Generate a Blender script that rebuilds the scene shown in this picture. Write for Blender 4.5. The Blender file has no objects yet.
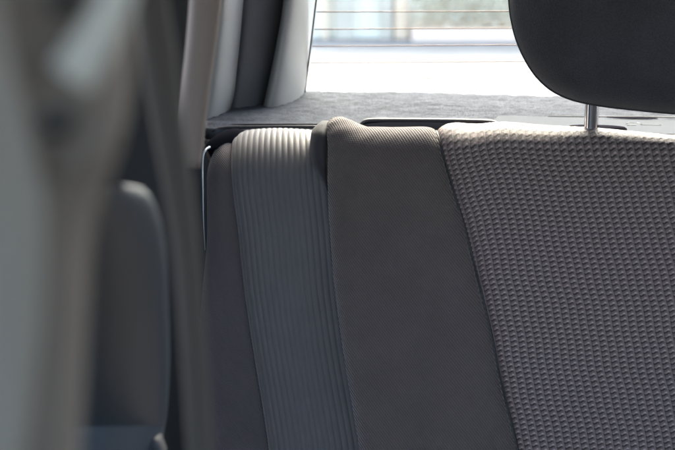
import bpy, math, random
import numpy as np
random.seed(4); RNG = np.random.default_rng(7)
PI = math.pi
scene = bpy.context.scene
# ------------------------------------------------------------------ frame of reference
PITCH = math.radians(10.4); F = 1560.0; CZ = 1.15; PSI = math.radians(15)
cp, sp = math.cos(PITCH), math.sin(PITCH)
cs, ss = math.cos(PSI), math.sin(PSI)
EX = np.array([cs, -ss, 0.0]); EY = np.array([ss, cs, 0.0]); EZ = np.array([0, 0, 1.0])
CAM = np.array([0, 0, CZ])

def ray(px, py):
    dx = (px-337.5)/F; dy = (225-py)/F
    return np.array([dx, cp + dy*sp, -sp + dy*cp])
def PY(px, py, Y):                       # photo direction at a real distance Y in front of the lens
    d = ray(px, py); return CAM + d*(Y/d[1])
def PV(px, py, v):                       # the same at a distance v along the car
    d = ray(px, py); return CAM + d*(v/(d@EY))
def car(u, v, w): return u*EX + v*EY + w*EZ
def tocar(p): return np.array([p@EX, p@EY, p[2]])
def proj(p):
    q = p-CAM
    f = q[1]*cp - q[2]*sp; up = q[1]*sp + q[2]*cp
    return np.array([337.5+F*q[0]/f, 225-F*up/f])
def crv(pts, n=None):                    # smooth interpolation through control points, param on 2nd coordinate
    pts = np.array(pts, float)
    def f(t):
        x, y = pts[:, 1], pts[:, 0]
        m = np.gradient(y, x)
        i = np.clip(np.searchsorted(x, t)-1, 0, len(x)-2)
        h = x[i+1]-x[i]; q = np.clip((t-x[i])/h, 0, 1)
        return (2*q**3-3*q**2+1)*y[i]+(q**3-2*q**2+q)*h*m[i]+(-2*q**3+3*q**2)*y[i+1]+(q**3-q**2)*h*m[i+1]
    return f
# ------------------------------------------------------------------ objects
col = scene.collection
def tag(o, label=None, cat=None, group=None, kind=None):
    if label: o['label'] = label
    if cat: o['category'] = cat
    if group: o['group'] = group
    if kind: o['kind'] = kind
    return o
def empty(name, loc, label, cat, group=None):
    o = bpy.data.objects.new(name, None); col.objects.link(o)
    o.location = loc; o.empty_display_size = .05
    return tag(o, label, cat, group)
def origin(o):
    v = np.zeros(3)
    while o is not None:
        v = v + np.array(o.location); o = o.parent
    return v
def mesh(name, V, Fc, mat, parent=None, uv=None, smooth=True):
    V = np.asarray(V, float).reshape(-1, 3)
    if parent is None: base = V.mean(0); base[2] = V[:, 2].min()
    else: base = origin(parent)
    me = bpy.data.meshes.new(name)
    if isinstance(Fc, np.ndarray):
        me.vertices.add(len(V)); me.vertices.foreach_set('co', (V-base).ravel())
        nf = len(Fc); me.loops.add(nf*4); me.polygons.add(nf)
        me.loops.foreach_set('vertex_index', Fc.ravel().astype(np.int32))
        me.polygons.foreach_set('loop_start', np.arange(0, nf*4, 4, dtype=np.int32))
        me.update(calc_edges=True)
    else:
        me.from_pydata([tuple(p) for p in (V-base)], [], [tuple(f) for f in Fc]); me.update()
    if uv is not None:
        li = np.zeros(len(me.loops), dtype=np.int32); me.loops.foreach_get('vertex_index', li)
        l = me.uv_layers.new(name='UVMap'); l.data.foreach_set('uv', np.asarray(uv, float).reshape(-1, 2)[li].ravel())
    if smooth: me.polygons.foreach_set('use_smooth', [True]*len(me.polygons))
    me.materials.append(mat)
    o = bpy.data.objects.new(name, me); col.objects.link(o)
    if parent is not None: o.parent = parent
    else: o.location = base
    return o
def gridfaces(n, m, flip=False, closed=False):
    mm = m if closed else m-1
    i, j = np.meshgrid(np.arange(n-1), np.arange(mm), indexing='ij')
    a = i*m+j; b = i*m+(j+1) % m; c = (i+1)*m+(j+1) % m; d = (i+1)*m+j
    f = np.stack([a, b, c, d], -1).reshape(-1, 4)
    return f[:, ::-1].copy() if flip else f
def solidify(o, t, off=-1):
    m = o.modifiers.new('s', 'SOLIDIFY'); m.thickness = t; m.offset = off; return o
def bevel(o, w, seg=3):
    m = o.modifiers.new('b', 'BEVEL'); m.width = w; m.segments = seg; m.limit_method = 'ANGLE'; m.angle_limit = .6; return o
def band(name, L, R, Yf, thick, mat, parent=None, t0=-60, t1=520, n=60, m=40, p=2.6, mode='Y', tilt=0.0, cap=True):
    """long solid whose edges run along two curves; section is a rounded bar"""
    V = []; UV = []
    Lf = L if callable(L) else crv(L); Rf = R if callable(R) else crv(R)
    for i in range(n):
        t = t0+(t1-t0)*i/(n-1)
        l, r = Lf(t), Rf(t); Y = Yf(t) if callable(Yf) else Yf
        c = (l+r)/2; hw = (r-l)/2; th_ = thick(t) if callable(thick) else thick
        for k in range(m):
            a = 2*PI*k/m
            ca, sa = math.cos(a), math.sin(a)
            e = 2/p
            x = abs(ca)**e*(1 if ca > 0 else -1); y = abs(sa)**e*(1 if sa > 0 else -1)
            V.append((PY if mode == 'Y' else PV)(c+hw*x, t, Y + y*th_/2 + tilt*x))
            UV.append((c+hw*x, t))
    Fc = [tuple(f) for f in gridfaces(n, m, closed=True, flip=True)]
    if cap:
        Fc.append(tuple(range(m))); Fc.append(tuple(range(n*m-1, n*m-m-1, -1)))
    return mesh(name, V, Fc, mat, parent)
def tube(name, pts, r, mat, parent=None, m=12, flat=1.0):
    P = np.array(pts, float); n = len(P)
    T = np.gradient(P, axis=0); T /= np.linalg.norm(T, axis=1)[:, None]
    up = np.array([0.1, -.9, .3]); V = []
    for i in range(n):
        a = np.cross(T[i], up); a /= np.linalg.norm(a); b = np.cross(T[i], a)
        rr = r[i] if hasattr(r, '__len__') else r
        for k in range(m):
            q = 2*PI*k/m; V.append(P[i]+rr*(a*math.cos(q)+flat*b*math.sin(q)))
    Fc = [tuple(f) for f in gridfaces(n, m, closed=True)]
    Fc.append(tuple(range(m-1, -1, -1))); Fc.append(tuple(range(n*m-m, n*m)))
    return mesh(name, V, Fc, mat, parent)
def spline(pts, n):
    pts = np.array(pts, float); t = np.arange(len(pts)); q = np.linspace(0, len(pts)-1, n)
    out = np.zeros((n, pts.shape[1])); g = np.gradient(pts, axis=0)
    for k, x in enumerate(q):
        i = min(int(x), len(pts)-2); s = x-i
        out[k] = (2*s**3-3*s**2+1)*pts[i]+(s**3-2*s**2+s)*g[i]+(-2*s**3+3*s**2)*pts[i+1]+(s**3-s**2)*g[i+1]
    return out
def box(c, h, R=None):                   # corners of a box in the car's frame
    V = [np.array(c)+np.array([sx*h[0], sy*h[1], sz*h[2]]) for sx in (-1, 1) for sy in (-1, 1) for sz in (-1, 1)]
    return V, [(0, 1, 3, 2), (4, 6, 7, 5), (0, 4, 5, 1), (2, 3, 7, 6), (0, 2, 6, 4), (1, 5, 7, 3)]
# ------------------------------------------------------------------ materials
def srgb(r, g, b):
    f = lambda c: (c/255/12.92) if c/255 <= .04045 else ((c/255+.055)/1.055)**2.4
    return (f(r)*.72, f(g)*.72, f(b)*.72, 1)
def smooth(x, a, b):
    t = np.clip((x-a)/(b-a), 0, 1); return t*t*(3-2*t)
class NT:
    def __init__(s, name):
        s.m = bpy.data.materials.new(name); s.m.use_nodes = True; s.t = s.m.node_tree
        s.b = s.t.nodes['Principled BSDF']; s.out = s.t.nodes['Material Output']
    def n(s, typ, **kw):
        x = s.t.nodes.new(typ)
        for k, v in kw.items(): setattr(x, k, v)
        return x
    def l(s, a, b): s.t.links.new(a, b)
    def math(s, op, a, b=None):
        x = s.n('ShaderNodeMath', operation=op)
        for i, q in enumerate((a, b)):
            if q is None: continue
            if isinstance(q, (int, float)): x.inputs[i].default_value = q
            else: s.l(q, x.inputs[i])
        return x.outputs[0]
    def noise(s, scale, detail=3, vec=None, rough=.6):
        x = s.n('ShaderNodeTexNoise'); x.inputs['Scale'].default_value = scale
        x.inputs['Detail'].default_value = detail; x.inputs['Roughness'].default_value = rough
        if vec is None: vec = s.coord('Object')
        s.l(vec, x.inputs['Vector']); return x.outputs['Fac']
    def coord(s, which):
        if not hasattr(s, 'tc'): s.tc = s.n('ShaderNodeTexCoord')
        return s.tc.outputs[which]
    def uv(s):
        if not hasattr(s, 'sx'):
            s.sx = s.n('ShaderNodeSeparateXYZ'); s.l(s.coord('UV'), s.sx.inputs[0])
        return s.sx.outputs[0], s.sx.outputs[1]
    def ramp(s, fac, c0, c1, p0=.3, p1=.7):
        x = s.n('ShaderNodeValToRGB'); s.l(fac, x.inputs[0])
        x.color_ramp.elements[0].position = p0; x.color_ramp.elements[0].color = c0
        x.color_ramp.elements[1].position = p1; x.color_ramp.elements[1].color = c1
        return x.outputs[0]
    def bump(s, h, dist, strength=1.0, prev=None):
        x = s.n('ShaderNodeBump'); x.inputs['Distance'].default_value = dist; x.inputs['Strength'].default_value = strength
        s.l(h, x.inputs['Height'])
        if prev is not None: s.l(prev, x.inputs['Normal'])
        return x.outputs[0]
def scl(c, k): return (min(c[0]*k, 1), min(c[1]*k, 1), min(c[2]*k, 1), 1)
def simple(name, c, rough=.6, noise=(900, .0002), var=.15, metal=0, spec=.5, sheen=0, coarse=14):
    M = NT(name)
    f = M.noise(noise[0], 2)
    g = M.noise(coarse, 3)
    mix = M.math('ADD', M.math('MULTIPLY', f, .6), M.math('MULTIPLY', g, .4))
    M.l(M.ramp(mix, scl(c, 1-var), scl(c, 1+var), .3, .7), M.b.inputs['Base Color'])
    M.l(M.bump(f, noise[1]), M.b.inputs['Normal'])
    M.b.inputs['Roughness'].default_value = rough; M.b.inputs['Metallic'].default_value = metal
    M.b.inputs['Specular IOR Level'].default_value = spec
    if sheen: M.b.inputs['Sheen Weight'].default_value = sheen; M.b.inputs['Sheen Roughness'].default_value = .4
    return M.m
def twill(name, c, pitch=.0021, ang=40, depth=.0004, sheen=.3):
    M = NT(name); x, y = M.uv()
    a = math.radians(ang)
    ph = M.math('ADD', M.math('MULTIPLY', x, math.cos(a)*2*PI/pitch), M.math('MULTIPLY', y, math.sin(a)*2*PI/pitch))
    s1 = M.math('SINE', ph)
    ph2 = M.math('ADD', M.math('MULTIPLY', x, -math.sin(a)*2*PI/(pitch*.8)), M.math('MULTIPLY', y, math.cos(a)*2*PI/(pitch*.8)))
    s2 = M.math('SINE', M.math('ADD', ph2, M.math('MULTIPLY', ph, .5)))
    h = M.math('ADD', s1, M.math('MULTIPLY', s2, .45))
    n1 = M.noise(2300, 2); n2 = M.noise(28, 4)
    h = M.math('ADD', h, M.math('MULTIPLY', n1, 1.2))
    hh = M.math('MULTIPLY', M.math('ADD', h, 1.5), .25)
    k = M.math('ADD', M.math('MULTIPLY', hh, .75), M.math('MULTIPLY', n2, .35))
    M.l(M.ramp(k, scl(c, .62), scl(c, 1.45), .2, .9), M.b.inputs['Base Color'])
    M.l(M.bump(h, depth), M.b.inputs['Normal'])
    M.b.inputs['Roughness'].default_value = .75; M.b.inputs['Specular IOR Level'].default_value = .35
    M.b.inputs['Sheen Weight'].default_value = sheen; M.b.inputs['Sheen Roughness'].default_value = .35
    return M.m

m_twill = twill('plain twill', srgb(94, 83, 78))
m_gusset = twill('dark side cloth', srgb(44, 43, 45), sheen=.2)
m_side = twill('side cloth', srgb(84, 76, 76), pitch=.0016, depth=.0002, sheen=.3)
m_headrest = simple('headrest fabric', srgb(50, 50, 54), .75, (1000, .0009), .9, sheen=.2)
m_plastic_dark = simple('black plastic', srgb(30, 30, 35), .6, (1200, .0001), .15)
m_trim_light = simple('light grey trim', srgb(172, 175, 176), .5, (1400, .00012), .07)
m_trim_mid = simple('dark grey trim', srgb(58, 60, 62), .6, (1400, .00012), .12)
m_pillar_shade = simple('pillar shade grey', srgb(112, 114, 120), .7, (1400, .00012), .1)
m_brown = simple('taupe trim', srgb(128, 115, 107), .6, (1400, .0001), .08)
m_black = simple('black rubber', srgb(17, 17, 20), .6, (900, .0001), .2)
m_door = simple('dark door trim', srgb(50, 62, 72), .46, (700, .0002), .2, spec=.9)
m_matte = simple('matte black plastic', srgb(34, 34, 40), 1, (900, .0001), .1, spec=0)
m_foot = simple('door pocket', srgb(36, 38, 44), .6, (700, .0002), .1)
m_pillar = simple('pillar trim', srgb(120, 113, 105), .55, (900, .0002), .08)
m_web = simple('belt webbing', srgb(70, 65, 60), .6, (900, .0002), .12)
m_web_lit = simple('lit webbing', srgb(142, 140, 132), .6, (900, .0002), .12)  # same belt in a paler tone, brighter light painted into the colour
m_guide_sheen = simple('guide sheen plastic', srgb(205, 208, 200), .25, (500, .0001), .04)
m_piping = simple('pale piping', srgb(180, 190, 198), .35, (900, .0001), .06)
m_stitch = simple('grey thread', srgb(108, 102, 98), .6)
m_roof = simple('headliner cloth', srgb(200, 182, 166), .9, (900, .0002), .05)

def ribbed():
    M = NT('ribbed cloth'); n1 = M.noise(2600, 2); n2 = M.noise(30, 3)
    c = srgb(78, 74, 72)
    k = M.math('ADD', M.math('MULTIPLY', n1, .6), M.math('MULTIPLY', n2, .4))
    M.l(M.ramp(k, scl(c, .8), scl(c, 1.2)), M.b.inputs['Base Color'])
    x, y = M.uv()
    h = n1
    M.l(M.bump(h, .0003), M.b.inputs['Normal'])
    M.b.inputs['Roughness'].default_value = .5; M.b.inputs['Specular IOR Level'].default_value = .5
    M.b.inputs['Sheen Weight'].default_value = .6; M.b.inputs['Sheen Roughness'].default_value = .4
    return M.m
m_rib = ribbed()
def knit():
    M = NT('textured knit'); at = M.n('ShaderNodeAttribute', attribute_name='knit_light')
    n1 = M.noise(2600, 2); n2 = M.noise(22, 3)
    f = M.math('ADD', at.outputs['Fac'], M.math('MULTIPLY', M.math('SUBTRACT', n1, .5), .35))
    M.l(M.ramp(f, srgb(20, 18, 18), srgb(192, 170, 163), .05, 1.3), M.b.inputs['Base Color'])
    M.l(M.bump(n1, .0007), M.b.inputs['Normal'])
    M.b.inputs['Roughness'].default_value = .42; M.b.inputs['Specular IOR Level'].default_value = .28
    M.b.inputs['Sheen Weight'].default_value = 0
    return M.m
m_knit = knit()
def felt():
    M = NT('shelf felt'); n1 = M.noise(520, 5, rough=.75); n2 = M.noise(60, 4); n3 = M.noise(1900, 2)
    c = srgb(104, 109, 118)
    k = M.math('ADD', M.math('MULTIPLY', n1, .6), M.math('MULTIPLY', n2, .4))
    M.l(M.ramp(k, scl(c, .5), scl(c, 1.5), .32, .68), M.b.inputs['Base Color'])
    M.l(M.bump(M.math('ADD', n1, M.math('MULTIPLY', n3, .4)), .004), M.b.inputs['Normal'])
    M.b.inputs['Roughness'].default_value = 1; M.b.inputs['Specular IOR Level'].default_value = .05
    M.b.inputs['Sheen Weight'].default_value = .03
    return M.m
m_felt = felt()
m_shelfplastic = simple('shelf plastic', srgb(78, 82, 88), .9, (1500, .0004), .08, spec=.02)
m_chrome = simple('chrome', (.75, .76, .78, 1), .08, (300, .0), .02, metal=1)
def glass():
    M = NT('window glass'); t = M.t; t.nodes.remove(M.b)
    tr = M.n('ShaderNodeBsdfTransparent'); tr.inputs[0].default_value = (.93, .96, .95, 1)
    g = M.n('ShaderNodeBsdfGlossy'); g.inputs['Roughness'].default_value = .02
    fr = M.n('ShaderNodeFresnel'); fr.inputs[0].default_value = 1.35
    mx = M.n('ShaderNodeMixShader'); M.l(fr.outputs[0], mx.inputs[0]); M.l(tr.outputs[0], mx.inputs[1]); M.l(g.outputs[0], mx.inputs[2])
    M.l(mx.outputs[0], M.out.inputs[0]); return M.m
m_glass = glass()
m_heater = simple('heater wire', srgb(130, 98, 84), .6, (300, 0), .05)

# ------------------------------------------------------------------ upholstery forms
class Sheet:
    """reclined seat face with a rolled top edge; the roll's height follows the outline of the real seat"""
    def __init__(s, v0, rec, R, sil, vskew=0.0):
        s.v0, s.rec, s.R, s.vskew = v0, math.radians(rec), R, vskew
        s.us, s.ws = np.array([0.0, 1.0]), np.array([1.0, 1.0])
        us, ws = [], []
        for px, py in sil:
            p = tocar(PV(px, py, v0+R)); u, w = p[0], p[2]-R
            for _ in range(25):
                best = None
                for th in np.linspace(.9, 2.4, 31):
                    q = proj(s.pt(u, -th*R, w))
                    if best is None or q[1] < best[1]: best = q
                w += (best[1]-py)/1100; u += (px-best[0])/1150
            us.append(u); ws.append(w)
        o = np.argsort(us); s.us, s.ws = np.array(us)[o], np.array(ws)[o]
    def frame(s, u, a):
        rec = s.rec
        t1 = (math.cos(rec), -math.sin(rec)); t2 = (math.sin(rec), math.cos(rec))
        return t1, t2
    def pt(s, u, a, wr=None, dn=0.0):
        wr = np.interp(u, s.us, s.ws) if wr is None else wr
        v0 = s.v0 + s.vskew*u
        t1, t2 = s.frame(u, a)
        if a >= 0:
            v = v0 - t2[0]*a; w = wr - t2[1]*a; n = (-t1[0], -t1[1])
        else:
            th = min(-a/s.R, 2.9)
            c, q = math.cos(th), math.sin(th)
            v = v0 + s.R*(t1[0]*(1-c)+t2[0]*q); w = wr + s.R*(t1[1]*(1-c)+t2[1]*q)
            n = (-t1[0]*c+t2[0]*q, -t1[1]*c+t2[1]*q)
        return car(u, v+n[0]*dn, w+n[1]*dn)
    def grid(s, U, A, D):                # vectorised pt
        wr = np.interp(U, s.us, s.ws); v0 = s.v0+s.vskew*U
        (a1, b1), (a2, b2) = s.frame(0, 0)
        th = np.clip(-A/s.R, 0, 2.9); c, q = np.cos(th), np.sin(th); Ap = np.clip(A, 0, None)
        v = v0 - a2*Ap + s.R*(a1*(1-c)+a2*q); w = wr - b2*Ap + s.R*(b1*(1-c)+b2*q)
        v = v+(-a1*c+a2*q)*D; w = w+(-b1*c+b2*q)*D
        return U[..., None]*EX+v[..., None]*EY+w[..., None]*EZ
    def edge(s, pts):                    # outline drawn on the sheet -> u as a function of arc length
        out = []
        for px, py in pts:
            u = tocar(PV(px, py, s.v0))[0]; a = .1
            for _ in range(150):
                q = proj(s.pt(u, a)); u += .7*(px-q[0])/1150; a += .5*(py-q[1])/1150; a = max(a, -1.5*s.R)
            out.append((a, u))
        out.sort(); o = np.array(out)
        k = (o[-1, 1]-o[-2, 1])/(o[-1, 0]-o[-2, 0]); o = np.vstack([o, [o[-1, 0]+.3, o[-1, 1]+.3*k*.6]])
        k = (o[1, 1]-o[0, 1])/(o[1, 0]-o[0, 0]+1e-6); o = np.vstack([[o[0, 0]-.1, o[0, 1]-.1*min(max(k, -.3), .3)], o])
        f = lambda a: np.interp(a, o[:, 0], o[:, 1])
        def g(a):
            return (f(a-.012)+f(a-.006)+f(a)+f(a+.006)+f(a+.012))/5
        return g

sil_back = [(290, 130), (318, 124), (325, 121), (334, 119.4), (342, 120.4), (350, 123.6), (358, 127.8), (367, 130.6), (400, 131), (432, 130.5), (440, 131.5), (450, 132.5),
            (465, 133), (480, 132), (490, 130.5), (505, 129.5), (520, 130.5), (540, 132.5), (560, 134.5), (590, 137), (620, 139), (675, 142), (760, 147), (900, 154)]
back = Sheet(1.44, 15, .020, sil_back)
e_left = back.edge([(328, 119), (328, 150), (327, 185), (329, 230), (334, 290), (342, 350), (351, 400), (359, 450)])
e_seam = back.edge([(436, 127), (443, 150), (455, 190), (469.5, 240), (485, 300), (500, 370), (512, 420), (519, 450)])
A0, A1 = -.052, .44
seat = empty('rear_seat', car(-.2, 1.4, .60), 'grey cloth rear seat back with a plain twill outer panel and a knobbly textured centre', 'car seat')
def panel(name, sheet, el, er, a0, a1, na, nu, mat, dfun, parent, cell=None, sol=.012):
    A = np.linspace(a0, a1, na)[:, None]*np.ones(nu); q = np.linspace(0, 1, nu)[None, :]
    L = el(A[:, 0])[:, None]; R = er(A[:, 0])[:, None]; U = L+(R-L)*q
    D = dfun(U, A, U-L, R-U)
    V = sheet.grid(U, A, D)
    o = mesh(name, V.reshape(-1, 3), gridfaces(na, nu, flip=True), mat, parent, uv=np.stack([U, -A], -1))
    if sol: solidify(o, sol, -1)
    return o
lowf = lambda U, A, ph=0: .0010*np.sin(U*37+A*23+ph)*np.sin(A*31-U*11+ph)
def d_plain(U, A, l, r):
    puck = -.0007*np.exp(-r/.006)*(.5+.5*np.cos(2*PI*A/.0052)) - .0005*np.exp(-l/.008)*(.5+.5*np.cos(2*PI*A/.0061+np.sin(A*60)))
    wrinkle = .0005*np.exp(-l/.03)*np.exp(-np.clip(A, 0, 1)/.06)*np.sin((A*1.6+l*.9)*2*PI/.021+1)
    return .004 - .006*np.exp(-l/.006) - .005*np.exp(-r/.005) + lowf(U, A) + puck + wrinkle
plain = panel('twill_panel', back, e_left, e_seam, A0, A1, 260, 110, m_twill, d_plain, seat)
# textured centre: real knit relief, with glints and shade also put into its colour
NX, NA = 620, 900
e_right = lambda a: e_seam(a)*0+.15
def knit_h(U, A):
    us = e_seam(A[:, 0])[:, None]; u0 = us[0, 0]
    x = (U-us*.93)/.0076; y = (A+.06*0)/.0046
    x = x+.06*np.sin(A*55+U*23)+.04*np.sin(A*171); y = y+.07*np.sin(U*49-A*19)
    xi = np.floor(x); fx = x-xi
    y2 = y+.10*x                                  # rows run very slightly downhill
    fy = y2-np.floor(y2)
    # vertical cords
    cord = np.exp(-((np.minimum(fx, 1-fx))/.11)**2)*(.8+.2*np.sin(2*PI*3*y))
    # wavy horizontal ribs
    wav = fy-.5-.16*np.sin(2*PI*fx)
    wav = wav-np.round(wav)
    rib = np.exp(-(wav/.11)**2)*(.85+.15*np.sin(2*PI*(3*fx+fy)))
    # raised knot at the right end of every rib
    dx = fx-.74; dx = dx-np.round(dx); wy = fy-.34; wy = wy-np.round(wy)
    knot = np.exp(-((dx/.11)**2+(wy/.14)**2))
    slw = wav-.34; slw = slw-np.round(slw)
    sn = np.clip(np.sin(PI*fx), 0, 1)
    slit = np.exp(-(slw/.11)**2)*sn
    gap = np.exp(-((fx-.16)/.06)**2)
    st['c'] = .36+.46*rib*sn-.40*slit+.85*knot+.16*cord-.22*gap  # colour: glints painted on ribs and knots, shade in slits and gaps
    return (.30+.42*cord+.30*rib*sn-.34*slit+.55*knot-.25*gap)*(.72+.28*smooth(A, 0, .012))
st = {}
def d_text(U, A, l, r):
    h = knit_h(U, A); st['h'] = h
    amp = 1+.22*np.sin(U*61+A*17)*np.sin(A*43-U*29)+.1*np.sin(U*211+A*97)
    jit = RNG.normal(0, .07, h.shape)
    return .0075 - .0085*np.exp(-l/.0055) + .0024*np.exp(-((l-.018)/.016)**2) + .00044*(h*amp+jit) + lowf(U, A, 1.3)*1.5
tex = panel('textured_panel', back, e_seam, e_right, A0, A1, NA, NX, m_knit, d_text, seat, sol=0)
at = tex.data.attributes.new('knit_light', 'FLOAT', 'POINT'); at.data.foreach_set('value', st['c'].ravel().astype(np.float32))
tex['label'] = 'knobbly glossy knit centre panel'
# seam cord between the two panels
tube('seam_cord', [back.pt(float(e_seam(a))-.0006, a, dn=-.0002) for a in np.linspace(-.045, .43, 160)], .0012, m_black, seat, 8)
sv, sf = [], []
for a_ in np.arange(-.03, .43, .0052):
    P0 = back.pt(float(e_seam(a_))-.0032, a_, dn=.0016); P1 = back.pt(float(e_seam(a_+.0034))-.0030, a_+.0034, dn=.0016)
    ax = (P1-P0)/np.linalg.norm(P1-P0); b1 = np.cross(ax, [0, -1, .2]); b1 /= np.linalg.norm(b1); b2 = np.cross(ax, b1); q0 = len(sv)
    for t_, r_ in ((0, .0001), (.15, .0004), (.5, .0005), (.85, .0004), (1, .0001)):
        for k in range(6): sv.append(P0+(P1-P0)*t_+r_*(b1*math.cos(k*PI/3)+b2*math.sin(k*PI/3)))
    sf += [tuple(int(x)+q0 for x in f) for f in gridfaces(5, 6, closed=True)]
mesh('stitching', sv, sf, m_stitch, seat)
# rolled outer edge of the backrest
gl = crv([(327, 117), (321, 121.5), (314, 127), (310.5, 138), (310, 150), (311.5, 162), (316, 173), (322, 183), (325.5, 192), (328, 230), (333.5, 290), (341.5, 350), (350.5, 400), (358.5, 450), (372, 520)])
gr = crv([(327, 112), (329, 118), (330, 126), (330, 150), (329.5, 185), (331, 230), (336, 290), (344, 350), (353, 400), (361, 450), (374, 520)])
band('edge_roll', gl, gr, lambda t: 1.468-(t-118)/1150*.26+.012*min(max((t-165)/25, 0), 1), lambda t: .05*math.sqrt(min(1, (t-120.3)/14)), m_gusset, seat, t0=120.5, t1=520, n=90, p=2.2, mode='V')
# backing board closes the seat from behind
bb = []
for u, in [(x,) for x in np.linspace(float(e_left(.1))+.004, .15, 60)]:
    bb.append(car(u, 1.487, np.interp(u, back.us, back.ws)+.004)); bb.append(car(u, 1.487-.11, .62))
mesh('seat_backing', bb, [(2*i, 2*i+1, 2*i+3, 2*i+2) for i in range(59)], m_black, seat)
# release-lever bezel
bl = spline([PV(x, y, 1.478) for x, y in [(361, 127.5), (364, 123.5), (370, 121.8), (385, 121.6), (430, 121.8), (470, 122.4), (490, 123.4), (497, 126.5), (499, 131)]], 60)
bz = tube('latch_bezel', bl, .0032, m_plastic_dark, seat, 12, flat=2.5)
bv = [PV(x, y, v) for v in (1.470, 1.500) for x, y in [(364, 124), (385, 122), (430, 122.2), (470, 122.8), (490, 124), (496, 128), (496, 134), (364, 134)]]
mesh('latch_cover', bv, [tuple(range(8)), tuple(range(15, 7, -1))]+[(i, i+8, (i+1) % 8+8, (i+1) % 8) for i in range(8)], m_plastic_dark, seat, smooth=False)

# ------------------------------------------------------------------ headrest
out_pts = [(509, -40), (508.5, -10), (509, 5), (511, 20), (515.5, 38), (523, 56), (534, 74), (548, 88), (563, 96.5), (580, 102), (605, 106.5), (640, 110.5), (675, 113.5), (720, 115), (790, 114),
           (840, 108), (872, 92), (890, 66), (898, 30), (900, -20), (897, -70), (880, -105), (840, -122), (780, -128), (700, -130), (620, -127), (560, -118), (525, -98), (511, -70)]
oc = spline(out_pts+[out_pts[0]], 200)[:-1]
vc = 1.455; cpt = np.array([704., -8.])
Th = .058
def hring(r, side):
    ring = []
    for o_ in oc:
        p = cpt+(o_-cpt)*r; P = PV(p[0], p[1], vc)
        d = Th*max(0, 1-r**4.2)**.5
        if side < 0: d *= 1+.10*math.cos((p[1]+60)/60)
        ring.append(P+EY*d*side)
    return ring
rs = np.sin(np.linspace(0.02, 1, 26)*PI/2); rs[-1] = 1
V = []
for r in rs: V += hring(r, -1)
for r in rs[::-1][1:]: V += hring(r, 1)
m = len(oc); n = len(V)//m
Fc = [tuple(f) for f in gridfaces(n, m, closed=True, flip=True)]; Fc.append(tuple(range(m))); Fc.append(tuple(range(n*m-1, n*m-m-1, -1)))
headrest = mesh('headrest', V, Fc, m_headrest, seat); headrest['label'] = 'dark padded headrest on a chrome post'
wl = []
for o_ in oc:
    p = cpt+(o_-cpt)*.986; d = Th*(1-.986**4.2)**.5
    wl.append(PV(p[0], p[1], vc)-EY*(d+.0004))
wl.append(wl[0]); tube('welt', wl, .0009, m_headrest, headrest, 8)
for px in (592.5, 815):
    top = PV(px, 85, 1.462); bot = PV(px, 129.5 if px < 700 else 142, 1.462)
    bot = np.array([top[0]-.0001, top[1], bot[2]-.03])
    tube('post', [top+(bot-top)*k for k in np.linspace(0, 1, 8)], .0068, m_chrome, headrest, 32)
def disc(name, c, ru, rv, h, mat, parent, n=48):
    V = []
    for (k, z) in ((1.0, -h), (1.0, 0), (.93, h*.5), (.55, h*.7), (.0, h*.7)):
        for i in range(n):
            a = 2*PI*i/n; V.append(c+EX*ru*k*math.cos(a)+EY*rv*k*math.sin(a)+EZ*z)
    return mesh(name, V, [tuple(f) for f in gridfaces(5, n, closed=True)], mat, parent)
for px, py in ((597, 131.6), (819, 146)):
    c = PV(px, py-3.6, 1.478)
    disc('post_guide', c, .028, .016, .003, m_matte, seat)

# ------------------------------------------------------------------ side bolster, ribbed
sil_b = [(190, 150), (206, 152), (214, 144), (221, 137.5), (229, 134), (240, 133.5), (280, 133.5), (318, 133.5), (345, 136), (380, 139)]
bol = Sheet(1.452, 13, .045, sil_b)
b_l = bol.edge([(234, 133), (231, 150), (231.5, 190), (237, 230), (243, 290), (252, 350), (262, 410), (268, 450)])
b_r = bol.edge([(322, 133), (326, 160), (329, 200), (333, 240), (337, 290), (345, 350), (354, 400), (363, 450)])
b_ll = bol.edge([(208, 150), (203, 170), (203, 240), (197, 300), (193, 350), (190, 400), (190, 450)])
bolster = empty('side_bolster', car(-.5, 1.45, .6), 'narrow fixed side bolster in ribbed cloth between the door and the rear seat back', 'seat bolster')
def d_rib(U, A, l, r):
    q = l/(l+r)
    rib = np.abs(np.sin(q*PI*16.0+.3))**.8
    return .002-.006*np.exp(-l/.006)+.0008*rib+.003*np.sin(q*PI)
panel('ribbed_panel', bol, b_l, b_r, -.102, .42, 220, 260, m_rib, d_rib, bolster)
def d_sp(U, A, l, r):
    return -.001-.004*np.exp(-r/.005)-.012*(1-np.clip(l/.02, 0, 1))**2
panel('side_panel', bol, b_ll, b_l, -.075, .42, 140, 40, m_side, d_sp, bolster)
tube('piping', spline([PV(x, y, v) for x, y, v in [(209.5, 147, 1.46), (205.5, 150, 1.45), (203, 157, 1.445), (202.6, 170, 1.44), (203, 190, 1.43), (203.5, 220, 1.425), (205, 250, 1.44)]], 80),
     [.0013-.0011*k/79 for k in range(80)], m_piping, bolster, 10)
# padded end roll where the bolster meets the shelf
er_ = spline([(206, 149.5, .0015), (209, 147, .0035), (213, 144.5, .0055), (220, 141.5, .0080), (228, 139.5, .0098), (234, 138.5, .0104), (240, 138.5, .0098)], 40)
tube('end_roll', [PV(x, y, 1.468+.03*(x-206)/34) for x, y, r in er_], [r for x, y, r in er_], m_matte, bolster, 24)

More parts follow.
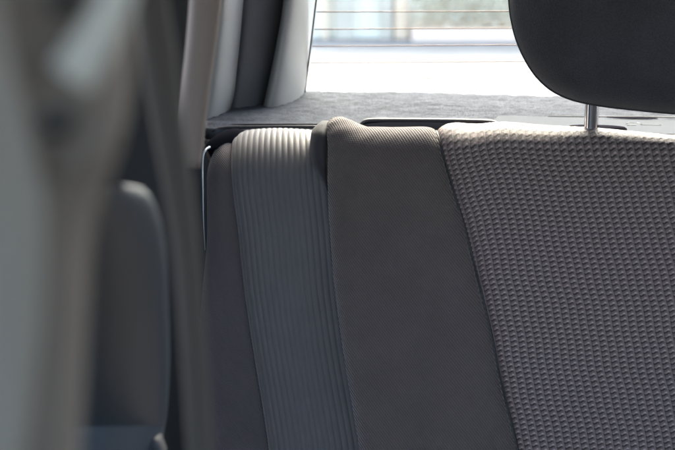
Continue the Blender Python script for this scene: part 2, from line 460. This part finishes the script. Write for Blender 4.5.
# ------------------------------------------------------------------ parcel shelf
shelf = empty('parcel_shelf', car(-.2, 1.6, .9), 'pale grey felt parcel shelf below the rear window behind the seat', 'parcel shelf')
w0 = tocar(PV(400, 128, 1.52))[2]
rise = tocar(PV(400, 94, 1.76))[2]-w0
def smooth(x, a, b):
    t = np.clip((x-a)/(b-a), 0, 1); return t*t*(3-2*t)
def shelf_w(u, v):
    k = smooth(u, -.49, -.37)
    a = smooth(v, 1.60, 1.69)*k + (1-k)*np.clip((v-1.52)/.24, 0, 1.2)
    return w0 + rise*a + .002*smooth(v, 1.69, 1.8)*k - .006*smooth(1.52-v, 0, .02)
us = np.linspace(-.66, .45, 900); vs = np.linspace(1.505, 1.768, 330)
Ug, Vg = np.meshgrid(us, vs)
fz = RNG.normal(0, 1, Ug.shape)
def blur(a, k):
    for _ in range(k):
        a = (a+np.roll(a, 1, 0)+np.roll(a, -1, 0))/3; a = (a+np.roll(a, 1, 1)+np.roll(a, -1, 1))/3
    return a
fuzz = blur(fz, 2); fuzz = fuzz/fuzz.std(); fz2 = blur(RNG.normal(0, 1, Ug.shape), 14); fz2 /= fz2.std()
W = shelf_w(Ug, Vg) + .00016*fuzz + .0003*fz2 + .0005*np.sin(Ug*53+Vg*31)*np.sin(Vg*47-Ug*29)
V = Ug[..., None]*EX+Vg[..., None]*EY+W[..., None]*EZ
o = mesh('felt_top', V.reshape(-1, 3), gridfaces(330, 900), m_felt, shelf); solidify(o, .012, -1)
def shelf_pt(px, py, dz=0.0):
    v = 1.52
    for _ in range(40):
        p = tocar(PV(px, py, v)); v += (p[2]-float(shelf_w(p[0], v)))*3.0
    p = tocar(PV(px, py, v)); return car(p[0], v, p[2]+dz)
# front hem: two dark cords with a pale gap
tube('shelf_hem', spline([PV(x, y, 1.507) for x, y in [(212, 131), (222, 128), (235, 127.3), (270, 127), (320, 127), (380, 128), (520, 131), (700, 139), (900, 150)]], 120), .0018, m_plastic_dark, shelf, 10)
tube('shelf_hem', spline([PV(x, y, 1.516) for x, y in [(218, 127), (226, 124.8), (240, 124.3), (270, 124.2), (320, 124.2), (380, 125), (520, 127)]], 120), .0009, m_trim_mid, shelf, 10)
# right part: smooth plastic cover with an oval recess and a fine moulded mark
pv = []
cx = [(500, 118.5), (560, 120.0), (620, 121.5), (700, 124), (800, 128), (900, 132)]
cover = []
for a_, (x, y) in enumerate(cx):
    p = tocar(shelf_pt(x, y)); cover.append((p[0], p[1]))
pr = []
for u, v in cover:
    for vv in (1.508, v-.004, v):
        dz = .004 if vv < v else .0005
        pr.append(car(u, vv, float(shelf_w(u, max(vv, 1.52)))+dz))
mesh('shelf_cover', pr, [(3*i+j, 3*i+3+j, 3*i+4+j, 3*i+1+j) for i in range(len(cx)-1) for j in range(2)], m_shelfplastic, shelf, smooth=False)
tube('cover_edge', [shelf_pt(x, y, .003) for x, y in [(548, 119.2), (600, 119.4), (640, 119.6), (700, 121.0), (780, 123)]], .0006, m_trim_mid, shelf, 8)
oval = shelf_pt(632, 122.3, .0050)
disc('oval_recess', oval, .026, .006, .0006, m_matte, shelf)
for seg in ([(626, 128.6), (629, 127), (634, 127.4)], [(640, 129.4), (646, 129.6), (661, 129.8)], [(637, 127.2), (642, 128.8)], [(627, 130), (636, 130)]):
    tube('moulded_mark', [shelf_pt(x, y, .0047) for x, y in seg], .0004, m_trim_mid, shelf, 6)

# ------------------------------------------------------------------ car body: trims, window, roof
body = empty('car_body', car(-.2, 1.2, .2), 'car interior shell with light grey rear pillar trim and rear window with heater lines', 'car')
# glass: raked plane, foot behind the shelf
foot = tocar(PV(400, 96, 1.765)); 
def PW(px, py, off=0.0):                 # point on the raked glass
    v = 1.765
    for _ in range(40):
        w = tocar(PV(px, py, v))[2]; v = 1.765+off-(w-foot[2])*.75
    return PV(px, py, v)
win = mesh('rear_window', [PW(x, y) for x, y in [(292, 110), (1150, 125), (1150, -330), (345, -330)]], [(0, 1, 2, 3)], m_glass, body, smooth=False)
solidify(win, .004, 0)
for k, (ya, yb) in enumerate([(79.5, 77.5), (63, 61.3), (46.3, 44.8), (29.2, 27.9), (11.8, 11.2), (-6, -6.2), (-24, -23.8), (-42, -41.5), (-60, -59.5)]):
    xl = 307+(92-ya)*.118
    pts = [PW(xl+(1100-xl)*t, ya+(yb-ya)*(xl+(1100-xl)*t-xl)/215 if xl+(1100-xl)*t < 520 else yb+(xl+(1100-xl)*t-520)*.004, -.004) for t in np.linspace(0, 1, 24)]
    tube('heater_line', pts, .0006, m_heater, win, 6)
tube('window_seal', [PW(305+(92-y)*.122, y, -.006) for y in np.linspace(100, -330, 40)], .0010, m_black, win, 8)
wv = [PV(x, y, 1.60) for x, y in [(185, 142), (330, 142), (345, 700), (150, 700)]]
wa = mesh('arch_lining', wv, [(0, 1, 2, 3)], m_trim_mid, body, smooth=False); solidify(wa, .01, 0)
# rear pillar trims
P1L = crv([(296, -330), (285, -60), (283.5, 0), (277, 40), (269, 80), (262, 112), (259, 130)])
P1R = crv([(358, -330), (323, -60), (316, 0), (311, 40), (306.5, 80), (303, 100), (300, 130)])
band('pillar_trim', P1L, P1R, 1.70, .10, m_trim_light, body, t0=-330, t1=130, n=70, p=2.0, mode='V', tilt=.05)
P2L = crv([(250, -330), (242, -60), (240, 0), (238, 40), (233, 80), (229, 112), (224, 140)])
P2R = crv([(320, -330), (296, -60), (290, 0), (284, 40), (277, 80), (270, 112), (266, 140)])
q = band('pillar_shade', P2L, P2R, 1.66, .05, m_pillar_shade, body, t0=-330, t1=128, n=60, p=2.0, mode='V', tilt=.03)  # darker bar puts the shade between the pillar trims into its colour
P3L = crv([(235, -330), (218, -60), (214, 0), (209, 40), (203, 80), (198, 120), (196, 160)])
P3R = crv([(262, -330), (247, -60), (243.5, 0), (241, 30), (237, 70), (233, 100), (226, 120), (210, 142), (204, 158)])
band('pillar_trim', P3L, P3R, 1.59, .08, m_trim_light, body, t0=-330, t1=158, n=80, p=2.0, mode='V', tilt=.03)
# roof lining, floor and tailgate inner panel
def cbox(name, u0, u1, v0, v1, w0_, w1_, mat, bw=.01):
    V, Fc = box(((u0+u1)/2, (v0+v1)/2, (w0_+w1_)/2), ((u1-u0)/2, (v1-v0)/2, (w1_-w0_)/2))
    o = mesh(name, [car(*p) for p in V], Fc, mat, body, smooth=False); bevel(o, bw); return o
cbox('side_lining', -.80, -.74, 1.1, 2.0, .26, 1.385, m_trim_mid)
cbox('roof_lining', -.78, .78, -.75, 1.56, 1.385, 1.42, m_roof)
cbox('floor', -.75, .75, -.9, 2.0, .22, .26, m_black)
cbox('door_inner', .74, .80, -1.1, 1.9, .26, .98, m_trim_mid)
cbox('side_lining', .74, .80, 1.25, 2.0, .98, 1.385, m_trim_mid)
cbox('side_lining', .74, .79, .10, .25, .98, 1.385, m_trim_mid)
cbox('door_inner', -.86, -.80, -1.1, .9, .26, .98, m_trim_mid)
cbox('dashboard', -.80, .80, -1.6, -1.1, .26, 1.0, m_trim_mid)
cbox('tailgate_panel', -.62, .62, 1.92, 1.96, .30, .88, m_trim_mid)
# ------------------------------------------------------------------ rear door, seen past the centre pillar
door = empty('rear_door', car(-.62, 1.0, .3), 'dark rear door with a rounded padded top and taupe window frame', 'car door')
D1L = crv([(192, -330), (190, -60), (189, 0), (186, 40), (182, 80), (179, 120), (176, 168)])
D1R = crv([(243, -330), (227, -60), (222, 0), (217, 40), (210, 90), (205, 130), (201, 168)])
band('window_frame', D1L, D1R, .95, .022, m_brown, door, t0=-330, t1=168, n=60, p=3.5, mode='Y')
# dark panel that closes the side behind
V = []
for (x, y) in [(60, -330), (206, -330), (209, 60), (204, 142), (214, 165), (240, 460), (260, 700), (60, 700)]:
    V.append(PY(x, y, 1.60))
o = mesh('side_lining', V, [tuple(range(8))], m_black, door, smooth=False); solidify(o, .02, -1)
# padded top and panel of the door
DL = crv([(122, 184), (108, 186), (97, 190), (86, 198), (75, 212), (64, 236), (54, 280), (46, 340), (44, 460), (40, 620)])
DR = crv([(128, 184), (138, 186), (146, 191), (153, 200), (159, 215), (164, 240), (168, 300), (169, 380), (166, 420), (158, 460), (140, 620)])
band('door_panel', DL, DR, lambda t: .58+.30*min(max((t-186)/240, 0), 1), lambda t: .085*math.sqrt(max(.0005, 1-max(0, 1-(t-184)/90)**2)), m_door, door, t0=184.02, t1=560, n=260, p=2.0, tilt=.03)
FL = crv([(100, 425), (60, 470), (40, 560)]); FR = crv([(162, 425), (167, 470), (172, 560)])
pl = [PY(x, y, .88) for x, y in [(110, 452), (157, 438), (164, 456), (172, 560), (60, 560), (60, 470)]]
o = mesh('door_pocket', pl, [tuple(range(6))], m_foot, door, smooth=False); solidify(o, .02, 1); bevel(o, .004)
# ------------------------------------------------------------------ front belt and centre pillar, far out of focus
pill = empty('center_pillar', PY(0, 600, .5), 'blurred taupe centre pillar trim at the left edge of the picture', 'car pillar')
CL = crv([(-260, -330), (-240, -60), (-220, 100), (-200, 300), (-190, 460), (-180, 620)])
CR = crv([(120, -330), (128, -60), (130, 0), (132, 60), (127, 120), (112, 170), (100, 200), (92, 240), (88, 300), (84, 380), (80, 460), (76, 620)])
band('pillar_trim', CL, CR, .31, .03, m_pillar, pill, t0=-330, t1=620, n=90, p=3.0)
belt = empty('front_seat_belt', PY(60, 600, .48), 'blurred taupe front seat belt hanging from a guide loop with its sheen painted pale', 'seat belt')
W1L = crv([(118, -330), (130, -60), (135, 0), (140, 50), (149, 110), (162, 180), (172, 240), (179, 320), (184, 400), (188, 460), (190, 620)])
W1R = crv([(160, -330), (164, -60), (168, 0), (176, 50), (183, 110), (192, 180), (199, 240), (205, 320), (210, 400), (214, 460), (224, 620)])
band('webbing', W1L, W1R, .50, .005, m_web, belt, t0=-330, t1=620, n=80, p=2.2)
W2L = crv([(-60, -60), (-50, 40), (-42, 120), (-34, 250), (-40, 460), (-50, 620)])
W2R = crv([(-8, -60), (6, 30), (26, 120), (42, 190), (44, 260), (34, 380), (24, 460), (10, 620)])
band('webbing', W2L, W2R, .275, .005, m_web_lit, belt, t0=-60, t1=620, n=80, p=2.2)
YG = .285
tube('guide_sheen', spline([PY(x, y, YG) for x, y in [(128, -60), (122, -25), (112, 5), (98, 34), (84, 58), (72, 76)]], 50), [.0028+.0018*k/49 for k in range(50)], m_guide_sheen, belt, 24)  # pale tube paints the guide's sheen; the lip keeps the pillar taupe
def blob(name, cx, cy, rx, ry, ang, Y, dep, mat, parent):
    V = []; nn, mm = 14, 32
    for i in range(nn):
        f = PI*(i+.02)/(nn-1+.04)
        for k in range(mm):
            a = 2*PI*k/mm; x = rx*math.sin(f)*math.cos(a); y = ry*math.sin(f)*math.sin(a)
            V.append(PY(cx+x*math.cos(ang)-y*math.sin(ang), cy+x*math.sin(ang)+y*math.cos(ang), Y-dep*math.cos(f)))
    return mesh(name, V, [tuple(q_) for q_ in gridfaces(nn, mm, closed=True, flip=True)], mat, parent)
blob('slot_shade', 66, 2, 20, 13, -.5, YG, .002, m_black, belt)  # dark blobs stand in for the shade inside the guide's holes
blob('slot_shade', 56, 122, 22, 15, -.5, YG, .002, m_trim_mid, belt)
tube('guide_lip', spline([PY(x, y, YG-.002) for x, y in [(28, 160), (50, 166), (76, 162), (98, 144), (110, 118)]], 40), .0024, m_pillar, belt, 20)

# ------------------------------------------------------------------ outside
def gmat(name, c, s=1.2):
    return simple(name, c, .85, (s, .01), .22, coarse=.35)
m_asphalt = gmat('pale concrete yard', (.13, .127, .12, 1)); m_wall = gmat('white render', (.97, .84, .68, 1))
m_peach = gmat('peach render', (.85, .64, .45, 1)); m_grayp = gmat('grey pilaster', (.62, .54, .42, 1))
m_green = gmat('hedge', (.74, .68, .54, 1), 9); m_red = simple('haze-paled red paint', (.85, .64, .50, 1), .3, (50, 0), .05)  # bright haze is put into the pale hedge and kerb colours
m_whitecar = simple('white car paint', (.75, .76, .76, 1), .25, (50, 0), .03); m_tyre = simple('tyre', (.04, .04, .04, 1), .8)
G = 120; V = [(x, y, 0) for x, y in [(-200, -200), (200, -200), (200, 400), (-200, 400)]]
g = mesh('ground', V, [(0, 1, 2, 3)], m_asphalt, smooth=False); tag(g, 'pale sunlit concrete yard behind the car', 'ground', kind='structure')
def wbox(name, x0, x1, y0, y1, z0, z1, mat, parent=None):
    V = [(x, y, z) for x in (x0, x1) for y in (y0, y1) for z in (z0, z1)]
    return mesh(name, V, [(0, 1, 3, 2), (4, 6, 7, 5), (0, 4, 5, 1), (2, 3, 7, 6), (0, 2, 6, 4), (1, 5, 7, 3)], mat, parent, smooth=False)
YB = 18.5; X = lambda px, Y=YB: (px-337.5)/F*Y*1.0
bd = empty('office_building', (1, YB, 0), 'pale low building with grey and peach pilasters beyond the rear window', 'building')
wbox('wall', X(260), X(1500), YB, YB+6, 0, 4.2, m_wall, bd)
for a, b, mt in [(337, 352, m_grayp), (380, 391, m_grayp), (394, 406, m_peach), (322, 328, m_peach), (440, 446, m_grayp), (560, 575, m_grayp), (640, 660, m_peach), (760, 780, m_grayp)]:
    wbox('pilaster', X(a), X(b), YB-.12, YB+.05, 0, 4.2, mt, bd)
for a, b in [(415, 436), (450, 500), (590, 630), (680, 740)]:
    for z in (.75, 2.2): wbox('window', X(a), X(b), YB-.03, YB+.05, z, z+.9, m_trim_mid, bd)
pl_ = empty('planter', (X(500, 20), 20, 0), 'low red kerbed planter with a clipped hedge in front of the pale building', 'planter')
YP = 17.9
wbox('planter_kerb', X(412, YP), X(560, YP), YP, YP+.5, 0, .14, m_red, pl_)
hv, hf = [], []
for k in range(5200):
    c_ = np.array([random.uniform(X(414, YP), X(557, YP)), random.uniform(YP+.06, YP+.44), random.uniform(.14, .62)])
    a_ = np.array([random.gauss(0, 1) for _ in range(3)]); a_ /= np.linalg.norm(a_); b_ = np.cross(a_, [.3, .5, .8]); b_ /= np.linalg.norm(b_)
    q0 = len(hv); hv += [c_-a_*.03, c_+b_*.012, c_+a_*.03, c_-b_*.012]; hf.append((q0, q0+1, q0+2, q0+3))
mesh('hedge', hv, hf, m_green, pl_, smooth=False)
YM = 12.3
for px_, lab in ((410, 'grey round manhole cover in the yard, left of a pair'), (436, 'grey round manhole cover in the yard, right of a pair')):
    V = []
    for r_, z_ in ((.001, .012), (.085, .012), (.095, .004)):
        for k in range(24): V.append((X(px_, YM)+r_*math.cos(2*PI*k/24), YM+2.6*r_*math.sin(2*PI*k/24), z_))
    tag(mesh('manhole_cover', V, [tuple(f) for f in gridfaces(3, 24, closed=True, flip=True)], m_grayp, smooth=False), lab, 'manhole cover', 'manhole covers in the yard')

# ------------------------------------------------------------------ light
w = bpy.data.worlds.new('World'); scene.world = w; w.use_nodes = True
nt = w.node_tree; bg = nt.nodes['Background']; sky = nt.nodes.new('ShaderNodeTexSky'); sky.sky_type = 'NISHITA'
sky.sun_disc = False; EL, AZ = math.radians(50), math.radians(8)
sky.sun_elevation = EL; sky.sun_rotation = AZ; sky.dust_density = 7; sky.ozone_density = .4; sky.air_density = 1.0
nt.links.new(sky.outputs[0], bg.inputs[0]); bg.inputs[1].default_value = .15
sl = bpy.data.lights.new('sun', 'SUN'); sl.energy = .18; sl.angle = math.radians(30); sl.color = (.92, .965, 1)
so = bpy.data.objects.new('sun', sl); col.objects.link(so)
sd = np.array([math.sin(AZ)*math.cos(EL), math.cos(AZ)*math.cos(EL), math.sin(EL)])
import mathutils
so.rotation_euler = mathutils.Vector(sd).to_track_quat('Z', 'Y').to_euler()
# ------------------------------------------------------------------ camera
cd = bpy.data.cameras.new('camera'); cam = bpy.data.objects.new('camera', cd); col.objects.link(cam)
cam.location = CAM; cam.rotation_euler = (PI/2-PITCH, 0, 0)
cd.sensor_width = 36; cd.lens = F/675*36; cd.clip_start = .02; cd.clip_end = 1000
cd.dof.use_dof = True; cd.dof.focus_distance = 1.41; cd.dof.aperture_fstop = 10.5
scene.camera = cam
scene.view_settings.view_transform = 'Standard'; scene.view_settings.look = 'None'
scene.view_settings.exposure = 3.85; scene.view_settings.gamma = 1
scene.cycles.use_denoising = True; scene.cycles.max_bounces = 8; scene.cycles.diffuse_bounces = 5
scene.cycles.transparent_max_bounces = 16; scene.cycles.sample_clamp_indirect = 2.5; scene.cycles.use_adaptive_sampling = False
scene.cycles.caustics_reflective = False; scene.cycles.caustics_refractive = False
